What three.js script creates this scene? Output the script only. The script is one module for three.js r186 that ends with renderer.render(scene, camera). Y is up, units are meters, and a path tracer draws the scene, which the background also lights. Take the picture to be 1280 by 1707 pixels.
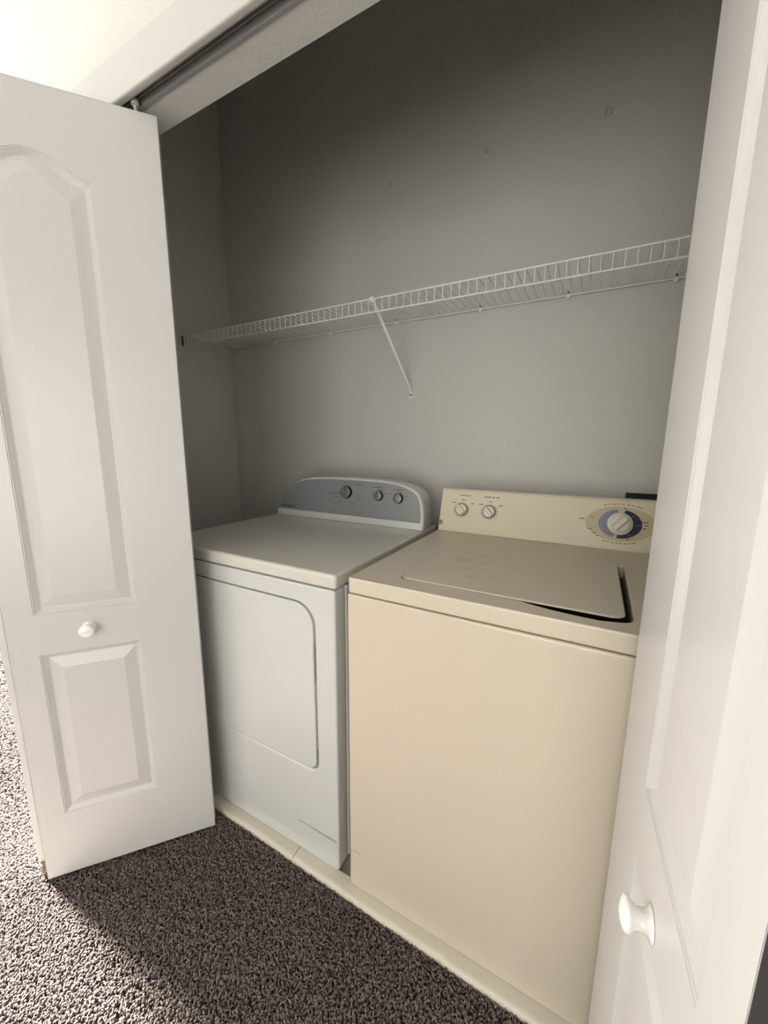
import * as THREE from 'three';
import { RoundedBoxGeometry } from 'three/addons/geometries/RoundedBoxGeometry.js';
import { mergeGeometries } from 'three/addons/utils/BufferGeometryUtils.js';
import { Brush, Evaluator, SUBTRACTION } from 'three-bvh-csg';
import { RectAreaLightUniformsLib } from 'three/addons/lights/RectAreaLightUniformsLib.js';

// ---------------------------------------------------------------- camera, sky, light, exposure
const scene = new THREE.Scene();
const renderer = new THREE.WebGLRenderer({ antialias: true });
renderer.toneMapping = THREE.LinearToneMapping;
renderer.toneMappingExposure = 1.04;
renderer.shadowMap.enabled = true;
renderer.shadowMap.type = THREE.PCFSoftShadowMap;
RectAreaLightUniformsLib.init();

const camera = new THREE.PerspectiveCamera(2 * Math.atan(853.5 / 642.755) * 180 / Math.PI, 1280 / 1707, 0.02, 60);
camera.position.set(0.49927, 1.22872, 0.73302);
camera.up.set(-0.088984, 0.984717, -0.149717);
camera.lookAt(0.49927 - 0.469046, 1.22872 - 0.174031, 0.73302 - 0.865857);

const SKY = [1.0, 0.985, 0.965], SKY_LEVEL = 1.5;
scene.background = new THREE.Color().setRGB(SKY[0] * SKY_LEVEL, SKY[1] * SKY_LEVEL, SKY[2] * SKY_LEVEL);

// daylight entering by the glass door at the end of the room (x = RX0)
const WZ0 = -0.15, WZ1 = 1.5, WY1 = 2.1, RX0 = -3.4, RZ1 = 2.6;          // glass door opening
const VX0 = -0.2, VX1 = 1.4, VY0 = 0.35, VY1 = 1.9;                            // opening of the added fill window in the opposite wall
const daylight = new THREE.RectAreaLight(new THREE.Color().setRGB(...SKY), 18, WZ1 - WZ0 - 0.1, WY1 - 0.1);
daylight.name = 'daylight'; daylight.position.set(RX0 + 0.01, WY1 / 2, (WZ0 + WZ1) / 2); daylight.lookAt(0, WY1 / 2, (WZ0 + WZ1) / 2); scene.add(daylight);
const daylight2 = new THREE.RectAreaLight(new THREE.Color().setRGB(...SKY), 3.5, VX1 - VX0 - 0.1, VY1 - VY0 - 0.1);  // added fill light in the opposite wall, brightens closet and doors
daylight2.name = 'daylight_001'; daylight2.position.set((VX0 + VX1) / 2, (VY0 + VY1) / 2, RZ1 - 0.01); daylight2.lookAt((VX0 + VX1) / 2, (VY0 + VY1) / 2, 0); scene.add(daylight2);

// low hazy sun through the same glass door, along the face of the closet
const sun = new THREE.DirectionalLight(new THREE.Color().setRGB(1, 0.95, 0.88), 100);
sun.name = 'sun'; sun.position.set(-8.616, 5.075, 0.45); sun.target.position.set(0, 0, 0.5); sun.castShadow = true; sun.shadow.radius = 20;
Object.assign(sun.shadow.camera, { left: -4, right: 4, top: 4, bottom: -4, near: 0.5, far: 20 }); sun.shadow.mapSize.set(2048, 2048);
scene.add(sun, sun.target);

// ---------------------------------------------------------------- helpers
let seed = 7;
const rnd = () => { seed = (seed * 1664525 + 1013904223) >>> 0; return seed / 4294967296; };
const taken = {};
function numbered(n) { if (!(n in taken)) { taken[n] = 0; return n; } taken[n]++; return n + '_' + String(taken[n]).padStart(3, '0'); }
function shade(o) { o.castShadow = true; o.receiveShadow = true; return o; }
function part(name, geo, mat, parent, label) {
  const m = shade(new THREE.Mesh(geo, mat)); m.name = name; parent.add(m);
  if (label) m.userData.label = label;
  return m;
}
function thing(name, label, category, group, kind) {
  const g = new THREE.Group(); g.name = numbered(name); scene.add(g);
  g.userData = { label, category }; if (group) g.userData.group = group; if (kind) g.userData.kind = kind;
  return g;
}
function solo(name, geo, mat, label, category, group, kind) {
  const m = shade(new THREE.Mesh(geo, mat)); m.name = numbered(name); scene.add(m);
  m.userData = { label, category }; if (group) m.userData.group = group; if (kind) m.userData.kind = kind;
  return m;
}
// box between two corners with uv in metres
function bx(x0, x1, y0, y1, z0, z1) {
  const g = new THREE.BoxGeometry(x1 - x0, y1 - y0, z1 - z0);
  g.translate((x0 + x1) / 2, (y0 + y1) / 2, (z0 + z1) / 2);
  const p = g.attributes.position, n = g.attributes.normal, uv = g.attributes.uv;
  for (let i = 0; i < p.count; i++) {
    const ax = Math.abs(n.getX(i)), ay = Math.abs(n.getY(i));
    if (ax > 0.5) uv.setXY(i, p.getZ(i), p.getY(i)); else if (ay > 0.5) uv.setXY(i, p.getX(i), p.getZ(i)); else uv.setXY(i, p.getX(i), p.getY(i));
  }
  return g;
}
function rb(x0, x1, y0, y1, z0, z1, r, seg = 3) {
  const g = new RoundedBoxGeometry(x1 - x0, y1 - y0, z1 - z0, seg, r);
  g.translate((x0 + x1) / 2, (y0 + y1) / 2, (z0 + z1) / 2); return g;
}
const merge = (list) => mergeGeometries(list.map((g) => { const c = g.index ? g.toNonIndexed() : g; for (const k of Object.keys(c.attributes)) if (!['position', 'normal', 'uv'].includes(k)) c.deleteAttribute(k); return c; }));
function rod(a, b, r, n = 8) {
  const A = new THREE.Vector3(...a), B = new THREE.Vector3(...b), d = B.clone().sub(A);
  const g = new THREE.CylinderGeometry(r, r, d.length(), n);
  g.applyQuaternion(new THREE.Quaternion().setFromUnitVectors(new THREE.Vector3(0, 1, 0), d.clone().normalize()));
  g.translate((A.x + B.x) / 2, (A.y + B.y) / 2, (A.z + B.z) / 2); return g;
}
function rrect(x0, x1, y0, y1, r, path) {
  const s = path || new THREE.Shape(); const [tl, tr, br, bl] = Array.isArray(r) ? r : [r, r, r, r];
  s.moveTo(x0 + bl, y0); s.lineTo(x1 - br, y0); s.absarc(x1 - br, y0 + br, br, -Math.PI / 2, 0, false);
  s.lineTo(x1, y1 - tr); s.absarc(x1 - tr, y1 - tr, tr, 0, Math.PI / 2, false);
  s.lineTo(x0 + tl, y1); s.absarc(x0 + tl, y1 - tl, tl, Math.PI / 2, Math.PI, false);
  s.lineTo(x0, y0 + bl); s.absarc(x0 + bl, y0 + bl, bl, Math.PI, Math.PI * 1.5, false);
  return s;
}
function noiseTexture(size, oct, lo, hi, rep, srgb) {   // tiling value noise, grey
  const data = new Uint8Array(size * size * 4), acc = new Float32Array(size * size); let tot = 0;
  for (const [cells, w] of oct) {
    const grid = new Float32Array(cells * cells).map(() => rnd()); tot += w;
    for (let y = 0; y < size; y++) for (let x = 0; x < size; x++) {
      const fx = x / size * cells, fy = y / size * cells, ix = Math.floor(fx), iy = Math.floor(fy);
      let u = fx - ix, v = fy - iy; u = u * u * (3 - 2 * u); v = v * v * (3 - 2 * v);
      const a = grid[(iy % cells) * cells + ix % cells], b = grid[(iy % cells) * cells + (ix + 1) % cells], c = grid[((iy + 1) % cells) * cells + ix % cells], d = grid[((iy + 1) % cells) * cells + (ix + 1) % cells];
      acc[y * size + x] += w * ((a * (1 - u) + b * u) * (1 - v) + (c * (1 - u) + d * u) * v);
    }
  }
  for (let i = 0; i < size * size; i++) { const v = 255 * (lo + (hi - lo) * acc[i] / tot); data.set([v, v, v, 255], i * 4); }
  const t = new THREE.DataTexture(data, size, size); t.wrapS = t.wrapT = THREE.RepeatWrapping; t.magFilter = THREE.LinearFilter; t.minFilter = THREE.LinearMipmapLinearFilter; t.generateMipmaps = true;
  t.repeat.set(rep, rep); if (srgb) t.colorSpace = THREE.SRGBColorSpace; t.needsUpdate = true; return t;
}
const std = (r, g, b, rough, more = {}) => new THREE.MeshPhysicalMaterial({ color: new THREE.Color().setRGB(r, g, b), roughness: rough, metalness: 0, ...more });

// ---------------------------------------------------------------- materials
const peel = noiseTexture(512, [[64, 1], [128, 0.6], [16, 0.6]], 0, 1, 2.2);
const fine = noiseTexture(256, [[64, 1], [128, 1]], 0, 1, 5);
const M = {
  wallPaint: std(0.63, 0.622, 0.585, 0.55, { bumpMap: peel, bumpScale: 0.0008 }),
  ceiling: std(0.66, 0.65, 0.62, 0.9, { bumpMap: peel, bumpScale: 0.002 }),
  trim: std(0.56, 0.549, 0.525, 0.32),
  door: std(0.56, 0.549, 0.535, 0.3),
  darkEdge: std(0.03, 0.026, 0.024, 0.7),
  plug: std(0.22, 0.18, 0.13, 0.8),
  knob: std(0.82, 0.81, 0.77, 0.18, { clearcoat: 0.4 }),
  track: std(0.36, 0.345, 0.33, 0.45, { metalness: 0.35 }),
  nylon: std(0.55, 0.54, 0.5, 0.4),
  carpetBase: std(0.06, 0.05, 0.046, 1, { bumpMap: fine, bumpScale: 0.004 }),
  tuft: std(1, 1, 1, 0.95),
  vinyl: std(0.5, 0.46, 0.38, 0.5),
  sill: std(0.62, 0.58, 0.49, 0.4),
  dryer: std(0.62, 0.625, 0.605, 0.24, { clearcoat: 0.6, clearcoatRoughness: 0.14 }),
  dryerTop: std(0.635, 0.612, 0.552, 0.26, { clearcoat: 0.5, clearcoatRoughness: 0.16 }),
  rubber: std(0.05, 0.05, 0.05, 0.7),
  greyPlastic: std(0.2, 0.21, 0.22, 0.5),
  washer: std(0.63, 0.562, 0.446, 0.33, { clearcoat: 0.25, clearcoatRoughness: 0.25 }),
  knobCream: std(0.74, 0.70, 0.59, 0.35),
  knobGrey: std(0.22, 0.22, 0.205, 0.35, { metalness: 0.4 }),
  knobBlack: std(0.015, 0.015, 0.015, 0.4),
  wire: std(0.9, 0.885, 0.84, 0.35),
  black: std(0.012, 0.011, 0.01, 0.5),
  bracketDark: std(0.05, 0.045, 0.04, 0.5),
  frame: std(0.75, 0.75, 0.74, 0.35),
  glass: new THREE.MeshPhysicalMaterial({ color: 0xffffff, roughness: 0, transmission: 1, thickness: 0, ior: 1.5 }),
  patio: std(0.45, 0.43, 0.4, 0.9),
};

// ---------------------------------------------------------------- setting
const XL = -1.33, ZB = -0.851, XR = 0.95, JL = -1.05, JR = 0.70, WF = 0.112, HEAD = 2.0, CEIL = 3.0;
const RX1 = 1.5;
const S = (name, geo, mat, label, category) => solo(name, geo, mat, label, category, null, 'structure');
S('floor', merge([bx(RX0 - 0.1, RX1 + 0.1, -0.12, -0.001, ZB - 0.1, RZ1 + 0.1)]), M.carpetBase, 'brown grey carpet backing across the room floor', 'floor');
S('floor_closet', bx(XL, XR, -0.001, 0.004, ZB, -0.012), M.vinyl, 'pale vinyl floor inside the laundry closet', 'floor');
S('ceiling', bx(RX0 - 0.1, RX1 + 0.1, CEIL, CEIL + 0.1, ZB - 0.1, RZ1 + 0.1), M.ceiling, 'white textured ceiling over room and closet', 'ceiling');
const wallBack = S('wall_back', bx(RX0 - 0.1, RX1 + 0.1, 0, CEIL, ZB - 0.1, ZB), M.wallPaint, 'pale grey painted back wall behind the washer and dryer', 'wall');
S('wall_left', bx(XL - 0.1, XL, 0, CEIL, ZB, WF), M.wallPaint, 'pale grey side wall of the closet beside the dryer', 'wall');
S('wall_right', bx(XR, XR + 0.1, 0, CEIL, ZB, 0.011), M.wallPaint, 'pale grey side wall of the closet beyond the washer', 'wall');
S('wall_front', merge([
  bx(XL, JL, 0, CEIL, 0.011, WF), bx(JR, RX1, 0, CEIL, 0.011, WF),
  bx(JL, JR, HEAD, CEIL, 0.011, 0.078), bx(JL, JR, HEAD, CEIL, 0.108, WF), bx(JL, JR, HEAD + 0.026, CEIL, 0.078, 0.108)]), M.wallPaint, 'off-white wall over and around the closet opening', 'wall');
S('wall_opposite', merge([bx(RX0 - 0.1, VX0, 0, CEIL, RZ1, RZ1 + 0.1), bx(VX1, RX1 + 0.1, 0, CEIL, RZ1, RZ1 + 0.1), bx(VX0, VX1, 0, VY0, RZ1, RZ1 + 0.1), bx(VX0, VX1, VY1, CEIL, RZ1, RZ1 + 0.1)]), M.wallPaint, 'off-white wall of the room facing the closet', 'wall');
S('wall_end', bx(RX1, RX1 + 0.1, 0, CEIL, 0.011, RZ1), M.wallPaint, 'off-white end wall of the room past the washer side', 'wall');
S('wall_window', merge([bx(RX0 - 0.1, RX0, 0, CEIL, ZB, WZ0), bx(RX0 - 0.1, RX0, 0, CEIL, WZ1, RZ1), bx(RX0 - 0.1, RX0, WY1, CEIL, WZ0, WZ1)]), M.wallPaint, 'off-white wall holding the sliding glass door', 'wall');
{
  const w = thing('window_1', 'sliding glass door letting daylight into the room', 'window', null, 'structure');
  const x0 = RX0 - 0.07, x1 = RX0 - 0.03, zm = (WZ0 + WZ1) / 2;
  part('window_frame', merge([bx(x0, x1, 0, 0.04, WZ0, WZ1), bx(x0, x1, WY1 - 0.05, WY1, WZ0, WZ1), bx(x0, x1, 0.04, WY1 - 0.05, WZ0, WZ0 + 0.05), bx(x0, x1, 0.04, WY1 - 0.05, WZ1 - 0.05, WZ1), bx(x0, x1, 0.04, WY1 - 0.05, zm - 0.03, zm + 0.03)]), M.frame, w);
  for (const [a, b] of [[WZ0 + 0.05, zm - 0.03], [zm + 0.03, WZ1 - 0.05]]) part('pane', bx(RX0 - 0.052, RX0 - 0.048, 0.04, WY1 - 0.05, a, b), M.glass, w);
  const w2 = thing('window_2', 'added window in the wall facing the closet, placed for fill light', 'window', null, 'structure'), z0 = RZ1 + 0.03, z1 = RZ1 + 0.07, ym = (VY0 + VY1) / 2;  // unseen window, added and placed to house the fill light
  part('window_frame', merge([bx(VX0, VX1, VY0, VY0 + 0.05, z0, z1), bx(VX0, VX1, VY1 - 0.05, VY1, z0, z1), bx(VX0, VX0 + 0.05, VY0 + 0.05, VY1 - 0.05, z0, z1), bx(VX1 - 0.05, VX1, VY0 + 0.05, VY1 - 0.05, z0, z1), bx(VX0 + 0.05, VX1 - 0.05, ym - 0.02, ym + 0.02, z0, z1)]), M.frame, w2);
  for (const [a, b] of [[VY0 + 0.05, ym - 0.02], [ym + 0.02, VY1 - 0.05]]) part('pane', bx(VX0 + 0.05, VX1 - 0.05, a, b, RZ1 + 0.048, RZ1 + 0.052), M.glass, w2);
  S('patio', bx(RX0 - 6, RX0 - 0.1, -0.12, -0.02, -6, 8), M.patio, 'pale concrete patio outside the sliding glass door', 'patio');
}
// casing round the opening
S('trim_1', merge([rb(JL - 0.055, JR + 0.055, HEAD - 0.001, HEAD + 0.054, WF - 0.003, WF + 0.0085, 0.004), rb(JL - 0.055, JR + 0.055, HEAD + 0.05, HEAD + 0.092, WF - 0.003, WF + 0.005, 0.003)]), M.trim, 'white casing strip along the top of the closet opening', 'trim');
S('trim_2', rb(JL - 0.055, JL, 0, HEAD, WF, WF + 0.0085, 0.003), M.trim, 'white casing up the dryer side of the closet opening', 'trim');
S('trim_3', rb(JR, JR + 0.055, 0, HEAD, WF, WF + 0.0085, 0.003), M.trim, 'white casing up the washer side of the closet opening', 'trim');
// bifold track
{
  const t = thing('door_track', 'grey metal bifold track recessed in the closet header', 'track');
  const a = JL + 0.002, b = JR - 0.002;
  part('channel', merge([bx(a, b, 2.022, 2.0245, 0.0795, 0.1075), bx(a, b, 1.999, 2.022, 0.0795, 0.0812), bx(a, b, 1.999, 2.022, 0.1058, 0.1075), bx(a, b, 1.9975, 1.9995, 0.0765, 0.0835), bx(a, b, 2.012, 2.022, 0.0875, 0.089), bx(a, b, 2.012, 2.022, 0.098, 0.0995)]), M.track, t);
  for (const x of [-0.85, -0.23, 0.42]) { const g = new THREE.CylinderGeometry(0.004, 0.004, 0.003, 10); g.translate(x, 2.0205, 0.094); part('screw', g, M.bracketDark, t); }
}
// threshold: two painted boards butted together
function sillBoard(x0, x1, dz, label) {
  const s = new THREE.Shape(); const zf = 0.029 + dz;
  s.moveTo(-0.012, 0); s.lineTo(-0.012, 0.02); s.lineTo(zf - 0.012, 0.02);
  s.quadraticCurveTo(zf - 0.001, 0.0195, zf, 0.009); s.lineTo(zf, 0); s.closePath();
  const n = 60, sh = s.getPoints(6), pos = [], idx = [];
  const m = sh.length;
  for (let i = 0; i <= n; i++) {
    const x = x0 + (x1 - x0) * i / n, w = 0.0012 * (Math.sin(x * 23) * 0.5 + Math.sin(x * 57 + 1) * 0.3) + (rnd() < 0.08 ? -0.0018 : 0) + 0.010 * (x + 0.2) / 0.7 * 0.7;
    for (let k = 0; k < m; k++) { const z = sh[k].x; pos.push(x, sh[k].y, z > 0.01 ? z + w : z); }
  }
  for (let i = 0; i < n; i++) for (let k = 0; k < m - 1; k++) { const a = i * m + k, b = a + 1, c = a + m, d = c + 1; idx.push(a, c, b, b, c, d); }
  for (const e of [0, n]) { for (let k = 1; k < m - 1; k++) idx.push(e * m, e * m + (e ? k + 1 : k), e * m + (e ? k : k + 1)); }
  const g = new THREE.BufferGeometry(); g.setAttribute('position', new THREE.Float32BufferAttribute(pos, 3)); g.setIndex(idx);
  const g2 = g.toNonIndexed(); g2.computeVertexNormals();
  return g2;
}
S('trim_4', sillBoard(JL, -0.1855, -0.0015), M.sill, 'cream threshold board under the dryer, chipped along its edge', 'threshold');
S('trim_5', sillBoard(-0.1832, JR, 0), M.sill, 'cream threshold board under the washer, chipped along its edge', 'threshold');

// nail pops left on the back wall
for (const [x, y, r] of [[0.438, 2.267, 0.012], [0.054, 2.276, 0.007], [-0.339, 2.276, 0.006]]) {
  const g = new THREE.TorusGeometry(r, r * 0.35, 8, 16); g.scale(0.75, 1, 0.6); g.translate(x, y, ZB + 0.001);
  part('filled_anchor_hole', g, M.wallPaint, wallBack);
}

// ---------------------------------------------------------------- bifold doors
function archPanel(x0, x1, y0, y1, rise) {   // rectangle with a cathedral-arched head
  const p = [[x0, y0], [x1, y0], [x1, y1]], n = 22, w = x1 - x0;
  for (let i = 1; i < n; i++) { const t = i / n, c = Math.sin(Math.PI * t); p.push([x1 - w * t, y1 + rise * Math.pow(c, 1.5)]); }
  p.push([x0, y1]); return p;
}
const PROFILE = [[0, 0], [0.0008, -0.0015], [0.003, -0.0015], [0.004, -0.003], [0.0135, -0.010], [0.016, -0.0105], [0.044, -0.0012], [0.045, -0.001]];
function panelGeometry(poly) {
  const pos = []; let prev = null; const n = poly(0).length;
  for (const [d, z] of PROFILE) {
    const ring = poly(d).map(([x, y]) => [x, y, z]);
    if (prev) for (let i = 0; i < n; i++) { const j = (i + 1) % n; pos.push(...prev[i], ...prev[j], ...ring[j], ...prev[i], ...ring[j], ...ring[i]); }
    prev = ring;
  }
  const g = new THREE.BufferGeometry(); g.setAttribute('position', new THREE.Float32BufferAttribute(pos, 3)); g.computeVertexNormals();
  const f = new THREE.ShapeGeometry(new THREE.Shape(prev.map(([x, y]) => new THREE.Vector2(x, y)))); f.translate(0, 0, prev[0][2]); f.deleteAttribute('uv');
  return mergeGeometries([g, f.toNonIndexed()]);
}
const DW = 0.43, DH = 1.956, DT = 0.034;
function makeLeaf(parent, panelLeft, panelRight, withKnob, knobX, knobY) {
  // local frame: x across the face (left to right seen from its front), y up, z out of the face; back corner at z = -DT
  const upper = (d) => archPanel(panelLeft + d, panelRight - d, 0.777 + d, 1.786 - d, 0.045);
  const lower = (d) => [[panelLeft + d, 0.193 + d], [panelRight - d, 0.193 + d], [panelRight - d, 0.671 - d], [panelLeft + d, 0.671 - d]];
  const sh = new THREE.Shape([[0, 0], [DW, 0], [DW, DH], [0, DH]].map((p) => new THREE.Vector2(...p)));
  for (const q of [upper, lower]) sh.holes.push(new THREE.Path(q(0).slice().reverse().map((p) => new THREE.Vector2(...p))));
  const face = new THREE.ShapeGeometry(sh);
  const e = 0.0015;   // eased edge
  const back = new THREE.PlaneGeometry(DW, DH); back.rotateY(Math.PI); back.translate(DW / 2, DH / 2, -DT);
  const sides = [bx(0, 0.001, 0, DH, -DT, 0), bx(DW - 0.001, DW, 0, DH, -DT, 0), bx(0, DW, 0, 0.001, -DT, 0), bx(0, DW, DH - 0.001, DH, -DT, 0)];
  const leaf = part('leaf', merge([face, back, ...sides]), M.door, parent);
  part('raised_panel', panelGeometry(upper), M.door, leaf, 'tall raised panel with arched top');
  part('raised_panel', panelGeometry(lower), M.door, leaf, 'low rectangular raised panel');
  if (withKnob) {
    const prof = [[0, 0], [0.0175, 0], [0.0175, 0.0015], [0.0135, 0.004], [0.0108, 0.009], [0.0106, 0.014], [0.013, 0.0185], [0.0168, 0.021], [0.0176, 0.0235], [0.0165, 0.0265], [0.012, 0.029], [0.006, 0.0305], [0, 0.031]].map((p) => new THREE.Vector2(...p));
    const g = new THREE.LatheGeometry(prof, 28); g.rotateX(Math.PI / 2); g.translate(knobX, knobY, 0);
    part('knob', g, M.knob, leaf, 'round white door knob');
  }
  return leaf;
}
function placeLeaf(leaf, origin, ax) {   // ax: horizontal unit vector of local x
  const X = new THREE.Vector3(ax[0], 0, ax[1]).normalize(), Y = new THREE.Vector3(0, 1, 0), Z = new THREE.Vector3().crossVectors(X, Y);
  const m = new THREE.Matrix4().makeBasis(X, Y, Z); leaf.quaternion.setFromRotationMatrix(m); leaf.position.set(origin[0], 0.02, origin[1]);
}
function hinges(parent, x, z, ang) {
  for (const y of [0.24, 0.98, 1.74]) { const g = rod([x, y, z], [x, y + 0.065, z], 0.0035); part('hinge', g, M.nylon, parent); }
}
{ // pair on the dryer side, folded out into the room
  const R = [-0.468, 0.07], A = [-0.743, 0.401], u = new THREE.Vector2(R[0] - A[0], R[1] - A[1]).normalize();
  const d = thing('door_1', 'white two-leaf bifold door folded open beside the dryer', 'door', 'bifold doors', 'structure');
  const l1 = makeLeaf(d, 0.06, 0.285, true, 0.172, 0.727); placeLeaf(l1, A, [u.x, u.y]);
  const n = [-u.y, u.x];                                       // outward normal of the leading leaf in xz
  const B = [A[0] - n[0] * DT, A[1] - n[1] * DT];              // meeting back corner
  // pivot leaf from the fold to the jamb; its front looks away from the camera
  const v = new THREE.Vector2(-0.275, -0.33).normalize(), gap = 0.002;
  const n2 = [-v.y, v.x];                                      // local z for x axis along v is (−v.y, v.x)
  const far = [B[0] + v.x * (DW + gap), B[1] + v.y * (DW + gap)];
  const ux = [-v.x, -v.y], nz = [-ux[1], ux[0]];
  const l2 = makeLeaf(d, 0.145, 0.37, false, 0);
  // local x must run so that z (outward) = away from the other leaf
  const zOut = [-v.y * -1, v.x * -1];
  const X = [v.x, v.y], Zc = [-X[1], X[0]];
  const outward = [-0.77, 0.64];
  if (Zc[0] * outward[0] + Zc[1] * outward[1] > 0) placeLeaf(l2, [B[0] + outward[0] * DT + v.x * gap, B[1] + outward[1] * DT + v.y * gap], X);
  else placeLeaf(l2, [far[0] + outward[0] * DT, far[1] + outward[1] * DT], [-X[0], -X[1]]);
  hinges(d, B[0], B[1]);
  // roller pin riding in the track
  const p = [R[0] - n[0] * DT / 2 - u.x * 0.045, R[1] - n[1] * DT / 2 - u.y * 0.045];
  part('roller_pin', rod([p[0], 1.974, p[1]], [p[0], 2.012, p[1]], 0.0035), M.nylon, d);
  const w = new THREE.CylinderGeometry(0.0085, 0.0085, 0.008, 16); w.translate(p[0], 2.001, p[1]); part('roller', w, M.nylon, d);
  part('edge_plug', rb(B[0] - 0.022, B[0] - 0.004, 0.021, 0.045, B[1] + 0.006, B[1] + 0.022, 0.002), M.plug, d, 'bare brown wood at the bottom corner');
}
{ // pair on the washer side
  const E1 = [0.5845, 0.045], E2 = [0.609, 0.473], u = new THREE.Vector2(E2[0] - E1[0], E2[1] - E1[1]).normalize();
  const d = thing('door_2', 'white two-leaf bifold door folded flat beside the washer', 'door', 'bifold doors', 'structure');
  const l1 = makeLeaf(d, 0.153, 0.372, true, 0.25, 0.692); placeLeaf(l1, E1, [u.x, u.y]);
  part('edge_strip', bx(DW, DW + 0.0008, 0.001, DH - 0.001, -DT + 0.0005, -0.0005), M.darkEdge, l1, 'dark edge of the leaf');  // near edge of this leaf coloured much darker than its faces
  const n = [-u.y, u.x], B = [E2[0] - n[0] * DT, E2[1] - n[1] * DT];
  const v = new THREE.Vector2(0.03, -0.43).normalize();
  // local x along -v puts the face outward (to +x)
  const far = [B[0] + v.x * (DW + 0.003), B[1] + v.y * (DW + 0.003)], out = [-v.y, v.x];
  const l2 = makeLeaf(d, 0.06, 0.285, false, 0);
  const X = [v.x, v.y], Zc = [-X[1], X[0]];
  if (Zc[0] > 0) placeLeaf(l2, [B[0] + Zc[0] * DT + v.x * 0.003, B[1] + Zc[1] * DT + v.y * 0.003], X);
  else placeLeaf(l2, [far[0] - Zc[0] * DT, far[1] - Zc[1] * DT], [-X[0], -X[1]]);
  hinges(d, B[0], B[1]);
}

// ---------------------------------------------------------------- print helpers
function canvas(w, h, draw) {
  const c = document.createElement('canvas'); c.width = w; c.height = h; const g = c.getContext('2d'); draw(g, w, h);
  const t = new THREE.CanvasTexture(c); t.colorSpace = THREE.SRGBColorSpace; t.anisotropy = 8; return t;
}
function dashes(g, x, y, w, h, n, color) { g.fillStyle = color; let at = x; for (let i = 0; i < n; i++) { const k = w / n * (0.7 + 0.25 * rnd()); g.fillRect(at, y, k, h); at += w / n; } }

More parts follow.
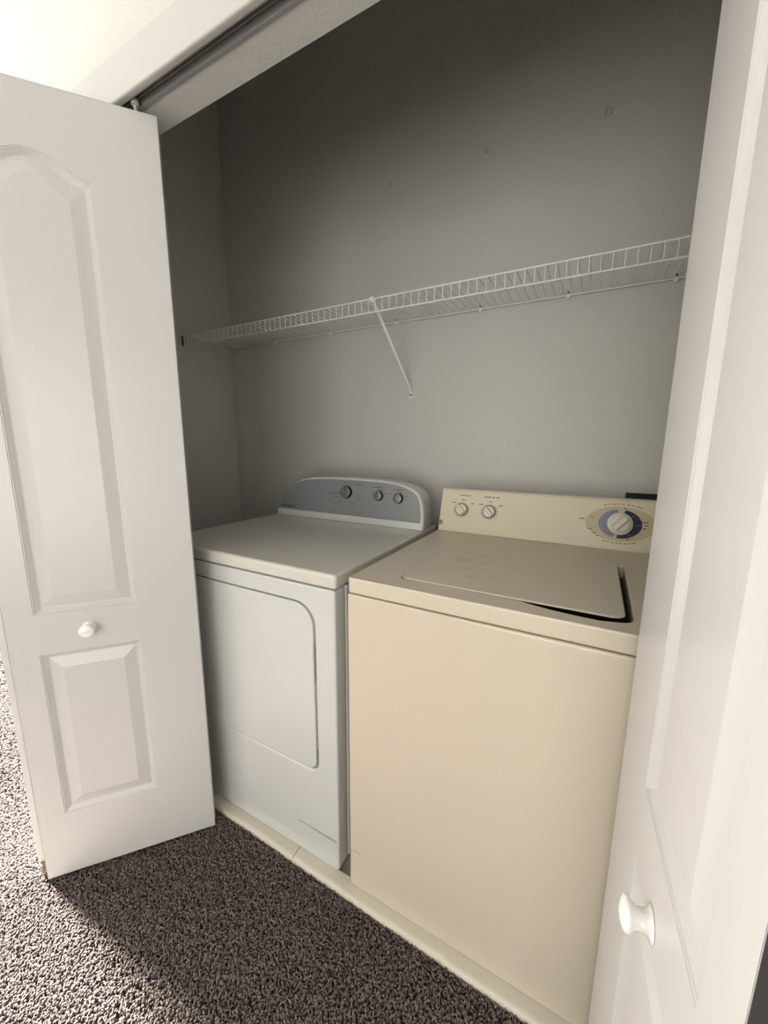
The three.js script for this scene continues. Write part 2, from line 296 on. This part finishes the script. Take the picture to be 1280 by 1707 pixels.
// ---------------------------------------------------------------- dryer
{
  const d = thing('clothes_dryer', 'white clothes dryer with grey curved control panel', 'dryer');
  const X0 = -0.772, X1 = -0.0355, ZF = -0.0072, ZR = -0.70, Y0 = 0.02, YT = 0.91;
  part('cabinet', rb(X0 + 0.001, X1 - 0.003, Y0 + 0.003, 0.866, ZR, ZF - 0.0485, 0.006), M.dryer, d);
  part('inner_frame', bx(-0.712, -0.098, 0.309, 0.824, ZF - 0.030, ZF - 0.0135), M.dryer, d);
  // front shell with door opening and lower slot
  const sh = rrect(X0 + 0.006, X1 - 0.011, Y0 + 0.006, 0.861, 0.004);
  const hole = new THREE.Path(); const hx0 = -0.710, hx1 = -0.1005, hy0 = 0.3115, hy1 = 0.822;
  rrect(hx0, hx1, hy0, hy1, [0.03, 0.068, 0.036, 0.03], hole); sh.holes.push(hole);
  const g = new THREE.ExtrudeGeometry(sh, { depth: 0.036, bevelEnabled: true, bevelThickness: 0.006, bevelSize: 0.006, bevelSegments: 4, curveSegments: 14 });
  // the bevel grows the outline and narrows the holes; holes above are drawn for the bevelled mouth
  g.translate(0, 0, ZF - 0.042);
  // slit of the lower service panel, cut through the sheet and wider towards the corner
  const q = new THREE.Shape(); q.moveTo(-0.188, 0.1165); q.lineTo(-0.060, 0.1130); q.quadraticCurveTo(-0.0455, 0.1130, -0.0455, 0.1185); q.quadraticCurveTo(-0.048, 0.1235, -0.062, 0.1210); q.lineTo(-0.188, 0.1195); q.closePath();
  const qg = new THREE.ExtrudeGeometry(q, { depth: 0.09, bevelEnabled: false }); qg.translate(0, 0, ZF - 0.07);
  const cut = new Evaluator(); cut.useGroups = false; const A = new Brush(g), B = new Brush(qg); A.updateMatrixWorld(); B.updateMatrixWorld();
  part('front_panel', cut.evaluate(A, B, SUBTRACTION).geometry, M.dryer, d);
  const ds = rrect(hx0 + 0.0125, hx1 - 0.0145, hy0 + 0.0112, hy1 - 0.0122, [0.022, 0.06, 0.028, 0.022]);
  const dg = new THREE.ExtrudeGeometry(ds, { depth: 0.008, bevelEnabled: true, bevelThickness: 0.003, bevelSize: 0.003, bevelSegments: 3, curveSegments: 14 });
  dg.translate(0, 0, ZF - 0.0105); const door = part('dryer_door', dg, M.dryer, d);
  for (const [a, b] of [[0.33, 0.385], [0.60, 0.70]]) part('hinge', bx(hx1 - 0.0105, hx1 - 0.0065, a, b, ZF - 0.006, ZF - 0.0015), M.greyPlastic, door, 'grey metal hinge leaf in the seam');
  // lid
  part('top_panel', rb(X0 - 0.002, X1 + 0.0005, 0.871, YT, ZR, -0.003, 0.009, 4), M.dryerTop, d, 'warm white top panel');
  part('neck', bx(X0 + 0.012, X1 - 0.014, 0.862, 0.876, ZR + 0.01, ZF - 0.022), M.dryer, d);
  // console
  const con = new THREE.Group(); con.name = 'control_console'; d.add(con);
  const CZ = -0.567, out = new THREE.Shape();
  const pts = [[-0.769, 0.0], [-0.752, 0.045], [-0.727, 0.087], [-0.69, 0.130], [-0.655, 0.152], [-0.615, 0.166], [-0.56, 0.174], [-0.48, 0.1785], [-0.40, 0.180], [-0.32, 0.1795], [-0.25, 0.178], [-0.19, 0.174], [-0.14, 0.167], [-0.10, 0.155], [-0.07, 0.136], [-0.052, 0.108], [-0.043, 0.07], [-0.040, 0.035], [-0.040, 0.0]];
  out.moveTo(pts[0][0], pts[0][1]); out.splineThru(pts.slice(1).map((p) => new THREE.Vector2(...p))); out.lineTo(pts[0][0], 0);
  const dense = out.getPoints(4); const cx = -0.4045;
  const shrink = (k, ky, y0) => dense.map((p) => new THREE.Vector2(cx + (p.x - cx) * k, y0 + p.y * ky));
  const tilt = (geo) => { const p = geo.attributes.position; for (let i = 0; i < p.count; i++) p.setZ(i, p.getZ(i) - p.getY(i) * 0.13); geo.computeVertexNormals(); return geo; };
  // shell: outline swept back, swelling then closing at the rear
  const steps = [[0, 0.985, 0.975], [-0.003, 0.996, 0.992], [-0.010, 1, 1], [-0.05, 1.0, 1.0], [-0.085, 0.992, 0.985], [-0.105, 0.972, 0.955], [-0.117, 0.935, 0.90], [-0.121, 0.88, 0.84]];
  const pos = []; let prev = null;
  for (const [z, k, ky] of steps) { const ring = shrink(k, ky, 0).map((p) => [p.x, p.y, z]); if (prev) for (let i = 0; i < ring.length - 1; i++) pos.push(...prev[i], ...prev[i + 1], ...ring[i + 1], ...prev[i], ...ring[i + 1], ...ring[i]); prev = ring; }
  const side = new THREE.BufferGeometry(); side.setAttribute('position', new THREE.Float32BufferAttribute(pos, 3)); side.computeVertexNormals();
  const fr = new THREE.ShapeGeometry(new THREE.Shape(shrink(0.985, 0.975, 0))).toNonIndexed(); fr.deleteAttribute('uv');
  const bk = new THREE.ShapeGeometry(new THREE.Shape(shrink(0.88, 0.84, 0))).toNonIndexed(); bk.translate(0, 0, -0.121); bk.deleteAttribute('uv');
  const shell = mergeGeometries([side, fr, bk]);
  shell.translate(0, 0, 0); tilt(shell); shell.translate(0, YT + 0.001, CZ); part('console_shell', shell, M.dryer, con);
  // grey face plate
  const y0 = 0.021, face = new THREE.ShapeGeometry(new THREE.Shape(dense.filter((p) => p.y > 0.001).map((p) => new THREE.Vector2(cx + (p.x - cx) * 0.967 - 0.001, y0 + p.y * 0.832))).clone());
  const W = 0.73, H = 0.18, p = face.attributes.position, uv = face.attributes.uv;
  for (let i = 0; i < p.count; i++) uv.setXY(i, (p.getX(i) + 0.7695) / W, p.getY(i) / H);
  const px = 2000, py = 493, X = (x) => (x + 0.7695) / W * px, Y = (y) => py - y / H * py;
  const KN = [[-0.387, 0.121, 0.0235], [-0.236, 0.116, 0.0185], [-0.149, 0.112, 0.0185]];
  const tex = canvas(px, py, (g) => {
    g.fillStyle = '#8d9091'; g.fillRect(0, 0, px, py);
    for (let i = 0; i < 9000; i++) { g.fillStyle = rnd() < 0.5 ? 'rgba(255,255,255,0.035)' : 'rgba(0,0,0,0.03)'; g.fillRect(rnd() * px, rnd() * py, 20 + 60 * rnd(), 1); }
    g.fillStyle = '#26282b'; g.font = 'italic bold 44px sans-serif'; g.fillText('Whirlpool', X(-0.742), Y(0.036));
    const ink = '#3c3f42';
    dashes(g, X(-0.475), Y(0.114), 150, 5, 5, ink); dashes(g, X(-0.465), Y(0.100), 110, 5, 4, ink);
    dashes(g, X(-0.348), Y(0.155), 75, 6, 3, ink); dashes(g, X(-0.405), Y(0.160), 40, 5, 2, ink);
    dashes(g, X(-0.425), Y(0.083), 30, 6, 1, '#3d4657'); dashes(g, X(-0.375), Y(0.080), 60, 5, 2, ink); dashes(g, X(-0.335), Y(0.112), 60, 5, 2, ink); dashes(g, X(-0.335), Y(0.098), 45, 5, 2, ink);
    dashes(g, X(-0.262), Y(0.150), 120, 7, 4, ink); dashes(g, X(-0.232), Y(0.139), 30, 6, 1, ink); dashes(g, X(-0.212), Y(0.125), 36, 5, 1, ink); dashes(g, X(-0.272), Y(0.130), 30, 5, 1, ink);
    dashes(g, X(-0.176), Y(0.146), 130, 7, 4, ink); dashes(g, X(-0.145), Y(0.135), 30, 6, 1, ink); dashes(g, X(-0.122), Y(0.122), 36, 5, 1, ink); dashes(g, X(-0.186), Y(0.128), 30, 5, 1, ink);
  });
  const plate = std(1, 1, 1, 0.42, { map: tex, metalness: 0.15 });
  tilt(face); face.translate(0, YT + 0.001, CZ + 0.0012); part('face_plate', face, plate, con, 'grey face plate with printed settings');
  for (const [kx, ky, r] of KN) {
    const prof = [[0, 0], [r * 1.08, 0], [r * 1.1, 0.002], [r * 1.04, 0.012], [r * 0.98, 0.0145]].map((q) => new THREE.Vector2(...q));
    const cap = [[r * 0.98, 0.0145], [r * 0.95, 0.0165], [r * 0.6, 0.0175], [0, 0.018]].map((q) => new THREE.Vector2(...q));
    const at = new THREE.Matrix4().makeTranslation(kx, YT + 0.001 + ky, CZ - ky * 0.13 + 0.0012).multiply(new THREE.Matrix4().makeRotationX(Math.PI / 2 - 0.13));
    const k = part('control_knob', new THREE.LatheGeometry(prof, 28).applyMatrix4(at), M.knobBlack, con, 'black-sided round control knob');
    part('knob_cap', new THREE.LatheGeometry(cap, 28).applyMatrix4(at), M.knobGrey, k, 'brushed grey knob face');
    const mk = new THREE.BoxGeometry(0.0016, 0.0012, r * 0.6); mk.translate(0, 0.0182, -r * 0.5); part('pointer_mark', mk.applyMatrix4(at), M.knobBlack, k);
  }
  for (const sx of [X0 + 0.05, X1 - 0.05]) for (const sz of [-0.07, ZR + 0.06]) part('foot', rod([sx, 0.004, sz], [sx, Y0 + 0.006, sz], 0.018, 14), M.rubber, d);
}

// ---------------------------------------------------------------- washer
{
  const w = thing('washing_machine', 'cream top-loading washing machine with blue ringed dial', 'washer');
  const X0 = 0.001, X1 = 0.686, ZR = -0.77, Y0 = 0.02, YT = 0.914;
  const scuff = canvas(1024, 1280, (g, W, H) => {
    g.fillStyle = '#ffffff'; g.fillRect(0, 0, W, H);
    for (let i = 0; i < 400; i++) { g.fillStyle = `rgba(120,100,70,${0.03 + 0.05 * rnd()})`; g.fillRect(rnd() * W, rnd() * H, 1 + 2 * rnd(), 1 + 2 * rnd()); }
    g.strokeStyle = 'rgba(70,60,50,0.8)'; g.lineWidth = 2; const sx = (x) => x / 0.685 * W, sy = (y) => H - (y - Y0) / 0.852 * H;
    for (const q of [[[0.003, 0.135], [0.010, 0.131]], [[0.016, 0.141], [0.024, 0.137], [0.032, 0.134]], [[0.003, 0.405], [0.006, 0.403]]]) { g.beginPath(); g.moveTo(sx(q[0][0]), sy(q[0][1])); for (const k of q.slice(1)) g.lineTo(sx(k[0]), sy(k[1])); g.stroke(); }
  });
  const ring = (x0, x1, z0, z1, y0, y1, bv) => {   // hollow upright shell, open above the tub
    const q = rrect(x0 + bv, x1 - bv, z0 + bv, z1 - bv, 0.003); const hq = new THREE.Path(); rrect(0.03, 0.656, 0.026, 0.56, 0.02, hq); q.holes.push(hq);
    const r = new THREE.ExtrudeGeometry(q, { depth: y1 - y0 - 2 * bv, bevelEnabled: bv > 0, bevelThickness: bv, bevelSize: bv, bevelSegments: 3, curveSegments: 6 });
    r.rotateX(-Math.PI / 2); r.translate(0, y0 + bv, 0); return r;
  };
  const bodyGeo = ring(X0, X1, 0, -ZR, Y0, 0.8725, 0.005);
  { const p = bodyGeo.attributes.position, uv = bodyGeo.attributes.uv; for (let i = 0; i < p.count; i++) uv.setXY(i, (p.getX(i) - X0) / 0.685, (p.getY(i) - Y0) / 0.8525); }
  const bodyMat = M.washer.clone(); bodyMat.map = scuff;
  part('cabinet', bodyGeo, bodyMat, w);
  part('neck', ring(X0 + 0.012, X1 - 0.012, 0.016, 0.75, 0.868, 0.880, 0), M.washer, w);
  part('base_pan', bx(X0 + 0.01, X1 - 0.01, Y0 + 0.004, Y0 + 0.012, ZR + 0.01, -0.01), M.greyPlastic, w);
  // deck: plan shape (x, -z) with lid opening and finger notch
  const b = 0.006, plan = rrect(X0 - 0.001 + b, X1 + 0.001 - b, -0.003 + b, 0.74 - b, 0.006);
  const L = { x0: 0.1165, x1: 0.5755, z0: 0.060, z1: 0.437 };
  const hole = new THREE.Path(); const h = 0.0035;   // drawn wider: the bevel closes it again
  hole.moveTo(L.x0 - h, L.z0 + 0.01); hole.lineTo(L.x0 - h, L.z1 + h); hole.lineTo(L.x1 + 0.018, L.z1 + h); hole.lineTo(L.x1 + 0.0145, L.z0 + 0.012);
  hole.quadraticCurveTo(L.x1 + 0.012, L.z0 - 0.012, L.x1 - 0.012, L.z0 - 0.018); hole.lineTo(0.535, L.z0 - 0.026); hole.quadraticCurveTo(0.455, L.z0 - 0.026, 0.385, L.z0 - h); hole.lineTo(L.x0 - h + 0.01, L.z0 - h); hole.quadraticCurveTo(L.x0 - h, L.z0 - h, L.x0 - h, L.z0 + 0.01);
  plan.holes.push(hole);
  const dk = new THREE.ExtrudeGeometry(plan, { depth: 0.028, bevelEnabled: true, bevelThickness: 0.005, bevelSize: 0.0022, bevelSegments: 3, curveSegments: 10 });
  dk.rotateX(-Math.PI / 2); dk.translate(0, 0.881, 0); part('top_deck', dk, M.washer, w);
  const lp = rrect(L.x0 + 0.003, L.x1 - 0.003, L.z0 + 0.003, L.z1 - 0.003, [0.006, 0.02, 0.022, 0.012]);
  const lg = new THREE.ExtrudeGeometry(lp, { depth: 0.0012, bevelEnabled: true, bevelThickness: 0.0018, bevelSize: 0.003, bevelSegments: 4, curveSegments: 10 });
  lg.rotateX(-Math.PI / 2); lg.translate(0, 0.9135, 0);
  const smudge = canvas(512, 512, (g) => { g.fillStyle = '#fff'; g.fillRect(0, 0, 512, 512); for (let i = 0; i < 70; i++) { g.fillStyle = `rgba(110,100,70,${0.02 + 0.03 * rnd()})`; g.beginPath(); g.ellipse(60 + 200 * rnd(), 120 + 300 * rnd(), 4 + 26 * rnd(), 4 + 18 * rnd(), 3 * rnd(), 0, 7); g.fill(); } });
  smudge.wrapS = smudge.wrapT = THREE.ClampToEdgeWrapping;
  { const p = lg.attributes.position, uv = lg.attributes.uv; for (let i = 0; i < p.count; i++) uv.setXY(i, (p.getX(i) - L.x0) / 0.459, (-p.getZ(i) - L.z0) / 0.377); }
  const lidMat = M.washer.clone(); lidMat.map = smudge; part('lid', lg, lidMat, w);
  // console: slanted front
  const s = new THREE.Shape(), bb = 0.004;   // (−z, y)
  s.moveTo(0.6047 + bb, YT); s.lineTo(0.6465 + bb, YT + 0.1495 - bb); s.quadraticCurveTo(0.6475 + bb, YT + 0.153 - bb, 0.653, YT + 0.153 - bb); s.lineTo(0.745, YT + 0.145 - bb); s.lineTo(0.765, YT + 0.11); s.lineTo(0.768, YT); s.closePath();
  const cg = new THREE.ExtrudeGeometry(s, { depth: 0.670, bevelEnabled: true, bevelThickness: bb, bevelSize: bb, bevelSegments: 3, curveSegments: 8 });
  cg.rotateY(Math.PI / 2); cg.translate(0.008, 0, 0);
  // after the turn: shape x runs along -z, extrusion along +x
  const con = part('control_console', cg, M.washer, w);
  // printed face
  const ang = Math.atan2(0.0418, 0.1495), FH = 0.148, FW = 0.672;
  const at = new THREE.Matrix4().makeTranslation(0.007, YT + 0.002, -0.6047 + 0.0006).multiply(new THREE.Matrix4().makeRotationX(-ang));
  const PX = 2000, PY = Math.round(PX * FH / FW), X = (x) => (x - 0.007) / FW * PX, V = (y) => PY - ((y - YT - 0.002) / Math.cos(ang)) / FH * PY, K = PX / FW;
  const tex = canvas(PX, PY, (g) => {
    g.fillStyle = '#d9cfb6'; g.fillRect(0, 0, PX, PY);
    const ink = '#4a4336', cx = X(0.583), cy = V(0.9925);
    g.fillStyle = '#c2b798'; g.beginPath(); g.ellipse(cx, cy, 0.094 * K, 0.054 * K, 0, 0, 7); g.fill();
    g.strokeStyle = '#d3cab0'; g.lineWidth = 4; g.stroke();
    const ring = (a0, a1, col) => { g.fillStyle = col; g.beginPath(); g.ellipse(cx, cy, 0.0575 * K, 0.0445 * K, 0, a0, a1); g.ellipse(cx, cy, 0.035 * K, 0.033 * K, 0, a1, a0, true); g.closePath(); g.fill(); };
    ring(-1.35, 1.68, '#191b33'); ring(1.86, 4.55, '#7f8797');
    g.strokeStyle = '#8e93a8'; g.lineWidth = 3; for (const a of [-0.75, -0.02, 0.95]) { g.beginPath(); g.moveTo(cx + 0.039 * K * Math.cos(a), cy + 0.035 * K * Math.sin(a)); g.lineTo(cx + 0.055 * K * Math.cos(a), cy + 0.042 * K * Math.sin(a)); g.stroke(); }
    const arc = (rx, ry, a0, a1, n) => { g.fillStyle = ink; for (let i = 0; i < n; i++) { const a = a0 + (a1 - a0) * (i + 0.5) / n; g.save(); g.translate(cx + rx * K * Math.cos(a), cy + ry * K * Math.sin(a)); g.rotate(Math.atan2(ry * Math.cos(a), -rx * Math.sin(a))); g.fillRect(-9 - 5 * rnd(), -3, 17 + 10 * rnd(), 6); g.restore(); } };
    arc(0.105, 0.061, -2.05, -0.98, 9); arc(0.1, 0.0595, 2.02, 1.1, 8);
    const words = [[0.472, 1.001, 44], [0.503, 1.008, 26], [0.497, 0.972, 40], [0.512, 0.9615, 30], [0.522, 0.953, 26], [0.602, 0.951, 30], [0.622, 1.012, 40], [0.640, 1.004, 50], [0.644, 0.995, 40], [0.642, 0.985, 26], [0.590, 1.040, 24]];
    for (const [x, y, n] of words) dashes(g, X(x), V(y), n, 8, Math.max(1, Math.round(n / 16)), ink);
    // small dials
    for (const [kx, w1, x1] of [[0.086, 0.040, 0.076], [0.186, 0.056, 0.163]]) {
      g.fillStyle = '#c6bb9f'; g.beginPath(); g.ellipse(X(kx), V(0.993), 0.031 * K, 0.029 * K, 0, 0, 7); g.fill();
      dashes(g, X(x1), V(1.046), w1 * K, 9, 4, ink);
      dashes(g, X(kx - 0.003), V(1.030), 0.014 * K, 8, 1, ink); dashes(g, X(kx - 0.038), V(1.019), 0.016 * K, 8, 1, ink); dashes(g, X(kx + 0.032), V(1.019), 0.014 * K, 8, 1, ink);
    }
    // round monogram
    const mx = X(0.0125), my = V(0.943), r = 0.0085 * K;
    g.fillStyle = '#3b3a30'; g.beginPath(); g.arc(mx, my, r, 0, 7); g.fill(); g.strokeStyle = '#d9cfb6'; g.lineWidth = 2; g.beginPath(); g.arc(mx, my, r * 0.82, 0, 7); g.stroke();
    g.fillStyle = '#e6ddc6'; g.font = 'italic bold 26px serif'; g.textAlign = 'center'; g.textBaseline = 'middle'; g.fillText('GE', mx, my);
  });
  const fg = new THREE.PlaneGeometry(FW, FH); fg.translate(FW / 2, FH / 2, 0); fg.applyMatrix4(at);
  part('printed_panel', fg, std(1, 1, 1, 0.4, { map: tex }), con, 'printed settings with navy and grey-blue ring');
  const onFace = (x, y, turn) => new THREE.Matrix4().makeTranslation(x, y, -0.6047 - (y - YT) * 0.2796 + 0.001).multiply(new THREE.Matrix4().makeRotationX(-ang)).multiply(new THREE.Matrix4().makeRotationZ(turn)).multiply(new THREE.Matrix4().makeRotationX(Math.PI / 2));
  const knob = (x, y, r, depth, turn, label, big) => {
    const m = onFace(x, y, turn);
    const prof = (big ? [[0, 0], [r, 0], [r * 1.0, 0.006], [r * 0.95, 0.010], [r * 0.78, 0.011], [r * 0.74, 0.013], [r * 0.70, depth], [0, depth]] : [[0, 0], [r, 0], [r, 0.008], [r * 0.93, 0.0105], [0, 0.0115]]).map((q) => new THREE.Vector2(...q));
    const k = part('control_knob', new THREE.LatheGeometry(prof, 32).applyMatrix4(m), M.knobCream, con, label);
    // tapered grip bar across the knob
    const L2 = big ? r * 0.66 : r * 0.9, top = big ? depth + 0.009 : 0.021, bt = big ? depth - 0.001 : 0.010;
    const sh = new THREE.Shape(); sh.moveTo(-r * 0.34, bt); sh.lineTo(-r * 0.15, top); sh.lineTo(r * 0.15, top); sh.lineTo(r * 0.34, bt); sh.closePath();
    const gg = new THREE.ExtrudeGeometry(sh, { depth: 2 * L2 - 0.003, bevelEnabled: true, bevelThickness: 0.0015, bevelSize: 0.0012, bevelSegments: 2 }); gg.translate(0, 0, -L2 + 0.0015);
    part('grip', gg.applyMatrix4(m), M.knobCream, k);
    return k;
  };
  for (const kx of [0.086, 0.186]) {
    const sk = [[0, 0.0002], [0.0235, 0.0002], [0.0235, 0.0025], [0.022, 0.003], [0, 0.003]].map((q) => new THREE.Vector2(...q));
    const k = knob(kx, 0.994, 0.0195, 0.012, 0.8, 'small cream control knob', false);
    part('skirt', new THREE.LatheGeometry(sk, 32).applyMatrix4(onFace(kx, 0.994, 0)), M.greyPlastic, k, 'dark ring under the knob');
  }
  knob(0.583, 0.9925, 0.0345, 0.021, -0.7, 'large cream timer dial', true);
  for (const sx of [X0 + 0.05, X1 - 0.05]) for (const sz of [-0.07, ZR + 0.06]) part('foot', rod([sx, 0.004, sz], [sx, Y0 + 0.006, sz], 0.018, 14), M.rubber, w);
}
// utility box on the wall behind the washer console
{
  const u = thing('utility_box', 'black utility box on the wall behind the washer console', 'wall box');
  part('rim', merge([bx(0.604, 0.80, 1.046, 1.067, ZB, ZB + 0.018), bx(0.604, 0.80, 0.90, 0.92, ZB, ZB + 0.018), bx(0.604, 0.622, 0.92, 1.046, ZB, ZB + 0.018), bx(0.782, 0.80, 0.92, 1.046, ZB, ZB + 0.018)]), M.black, u);
  part('back_plate', bx(0.622, 0.782, 0.92, 1.046, ZB, ZB + 0.004), M.black, u);
  for (const x of [0.66, 0.74]) part('valve', rod([x, 0.96, ZB + 0.004], [x, 0.96, ZB + 0.03], 0.012, 14), M.greyPlastic, u);
}

// ---------------------------------------------------------------- wire shelf
{
  const s = thing('wire_shelf', 'white wire shelf with ladder-like front lip above the machines', 'shelf');
  const YS = 1.7402, LIP = 0.0448, ZF = ZB + 0.293, a = XL + 0.003, b = XR - 0.003, r = 0.0028;
  part('front_rod', rod([a, YS, ZF], [b, YS, ZF], r), M.wire, s);
  part('front_rod', rod([a, YS - LIP, ZF], [b, YS - LIP, ZF], r), M.wire, s);
  part('back_rod', rod([a, YS, ZB + 0.010], [b, YS, ZB + 0.010], r), M.wire, s);
  const path = new THREE.CurvePath(); const v = (y, z) => new THREE.Vector3(0, y, z);
  path.add(new THREE.LineCurve3(v(YS + 0.003, ZB + 0.006), v(YS + 0.003, ZF - 0.004)));
  path.add(new THREE.QuadraticBezierCurve3(v(YS + 0.003, ZF - 0.004), v(YS + 0.003, ZF + 0.0032), v(YS - 0.005, ZF + 0.0032)));
  path.add(new THREE.LineCurve3(v(YS - 0.005, ZF + 0.0032), v(YS - LIP - 0.003, ZF + 0.0032)));
  const wg = new THREE.TubeGeometry(path, 24, 0.0017, 6);
  for (let x = 0.607; x > a + 0.005; x -= 0.02824) part('cross_wire', wg, M.wire, s).position.x = x;
  for (let x = 0.607 + 0.02824; x < b - 0.005; x += 0.02824) part('cross_wire', wg, M.wire, s).position.x = x;
  // brace from lip to wall: folded sheet strip
  for (const [x0, x1] of [[-0.255, -0.227]]) {
    const A = new THREE.Vector3(x0, YS + 0.006, ZF + 0.004), B = new THREE.Vector3(x1, 1.452, ZB + 0.004), d = B.clone().sub(A), L = d.length();
    const prof = new THREE.Shape(); prof.moveTo(-0.006, 0); prof.lineTo(0.006, 0); prof.lineTo(0.006, 0.0015); prof.lineTo(0.0015, 0.004); prof.lineTo(-0.0015, 0.004); prof.lineTo(-0.006, 0.0015); prof.closePath();
    const g = new THREE.ExtrudeGeometry(prof, { depth: L, bevelEnabled: false });
    const Z = d.clone().normalize(), X = new THREE.Vector3(1, 0, 0).sub(Z.clone().multiplyScalar(Z.x)).normalize(), Y = new THREE.Vector3().crossVectors(Z, X);
    g.applyMatrix4(new THREE.Matrix4().makeBasis(X, Y, Z).setPosition(A));
    const br = part('support_brace', g, M.wire, s);
    part('brace_hook', merge([rb(x0 - 0.008, x0 + 0.008, YS - 0.006, YS + 0.006, ZF - 0.005, ZF + 0.007, 0.002), rb(x0 - 0.003, x0 + 0.012, YS - 0.013, YS - 0.005, ZF - 0.003, ZF + 0.006, 0.002)]), M.wire, br);
    part('brace_foot', rb(x1 - 0.006, x1 + 0.006, 1.425, 1.462, ZB, ZB + 0.005, 0.002), M.wire, br);
    const sc = new THREE.CylinderGeometry(0.004, 0.004, 0.003, 10); sc.rotateX(Math.PI / 2); sc.translate(x1, 1.438, ZB + 0.006); part('screw', sc, M.bracketDark, br);
  }
  for (const x of [-1.0, -0.65, -0.301, 0.061, 0.367, 0.67]) {
    const c = part('wall_clip', rb(x - 0.006, x + 0.006, YS - 0.010, YS + 0.012, ZB, ZB + 0.013, 0.003), M.wire, s);
    const sc = new THREE.CylinderGeometry(0.0035, 0.0035, 0.003, 10); sc.rotateX(Math.PI / 2); sc.translate(x, YS + 0.008, ZB + 0.0135); part('screw', sc, M.bracketDark, c);
  }
  part('end_bracket', rb(XL, XL + 0.006, YS - 0.048, YS + 0.002, ZF - 0.005, ZF + 0.005, 0.002), M.bracketDark, s, 'dark end bracket on the side wall');
  part('end_bracket', rb(XR - 0.012, XR, YS - 0.052, YS + 0.006, ZF - 0.008, ZF + 0.006, 0.002), M.wire, s);
}

// ---------------------------------------------------------------- carpet pile
{
  const c = new THREE.CatmullRomCurve3([[0, 0, 0], [0.0006, 0.005, 0.0008], [0.0028, 0.0098, 0.0004], [0.0050, 0.0118, -0.0010], [0.0068, 0.0112, -0.0018]].map((p) => new THREE.Vector3(...p)));
  const g = new THREE.TubeGeometry(c, 6, 0.0019, 5);
  { // taper the tip, twist like plied yarn
    const p = g.attributes.position; for (let i = 0; i < p.count; i++) { const ring = Math.floor(i / 6), q = c.getPointAt(ring / 6), k = ring === 6 ? 0.45 : (ring % 2 ? 1.12 : 0.9); p.setXYZ(i, q.x + (p.getX(i) - q.x) * k, q.y + (p.getY(i) - q.y) * k, q.z + (p.getZ(i) - q.z) * k); } g.computeVertexNormals();
  }
  const spots = [];
  const lay = (x0, x1, z0, z1, step, ok, sc) => { for (let x = x0; x < x1; x += step) for (let z = z0; z < z1; z += step) { const X = x + (rnd() - 0.5) * step * 1.1, Z = z + (rnd() - 0.5) * step * 1.1; if (ok(X, Z)) spots.push([X, Z, sc]); } };
  const outside = (x, z) => (x > -1.44 ? (x < JL ? z > 0.125 : x > JR ? z > 0.125 : z > 0.032 + 0.01 * (x + 0.2)) : true);
  lay(-1.0, 0.8, 0.02, 1.0, 0.0043, outside, 0.88);
  lay(-2.0, -1.0, -0.35, 1.0, 0.0058, outside, 1.15);
  lay(-3.98, -2.0, -0.8, 1.3, 0.0100, outside, 1.9);
  lay(0.8, 1.5, 0.12, 1.5, 0.0066, outside, 1.25);
  lay(-2.0, 0.8, 1.0, 1.5, 0.0066, outside, 1.25);
  const im = new THREE.InstancedMesh(g, M.tuft, spots.length); im.name = 'carpet_pile'; im.castShadow = im.receiveShadow = true;
  const m = new THREE.Matrix4(), q = new THREE.Quaternion(), e = new THREE.Euler(), col = new THREE.Color(), P = new THREE.Vector3(), Sc = new THREE.Vector3();
  spots.forEach(([x, z, sc], i) => {
    e.set((rnd() - 0.5) * 0.5, rnd() * 6.283, (rnd() - 0.5) * 0.5); q.setFromEuler(e); const k = 0.8 + 0.4 * rnd();
    P.set(x, -0.002, z); Sc.set(sc * k, Math.min(1.3, sc) * k, sc * k); m.compose(P, q, Sc); im.setMatrixAt(i, m);
    const t = 0.5 + 1.05 * rnd(), w = rnd() * 0.03; col.setRGB(0.135 * t + w * 0.3, 0.114 * t, 0.103 * t); im.setColorAt(i, col);
  });
  im.userData = { kind: 'stuff', label: 'brown grey twisted carpet pile in front of the closet', category: 'carpet' };
  scene.add(im);
}

renderer.render(scene, camera);
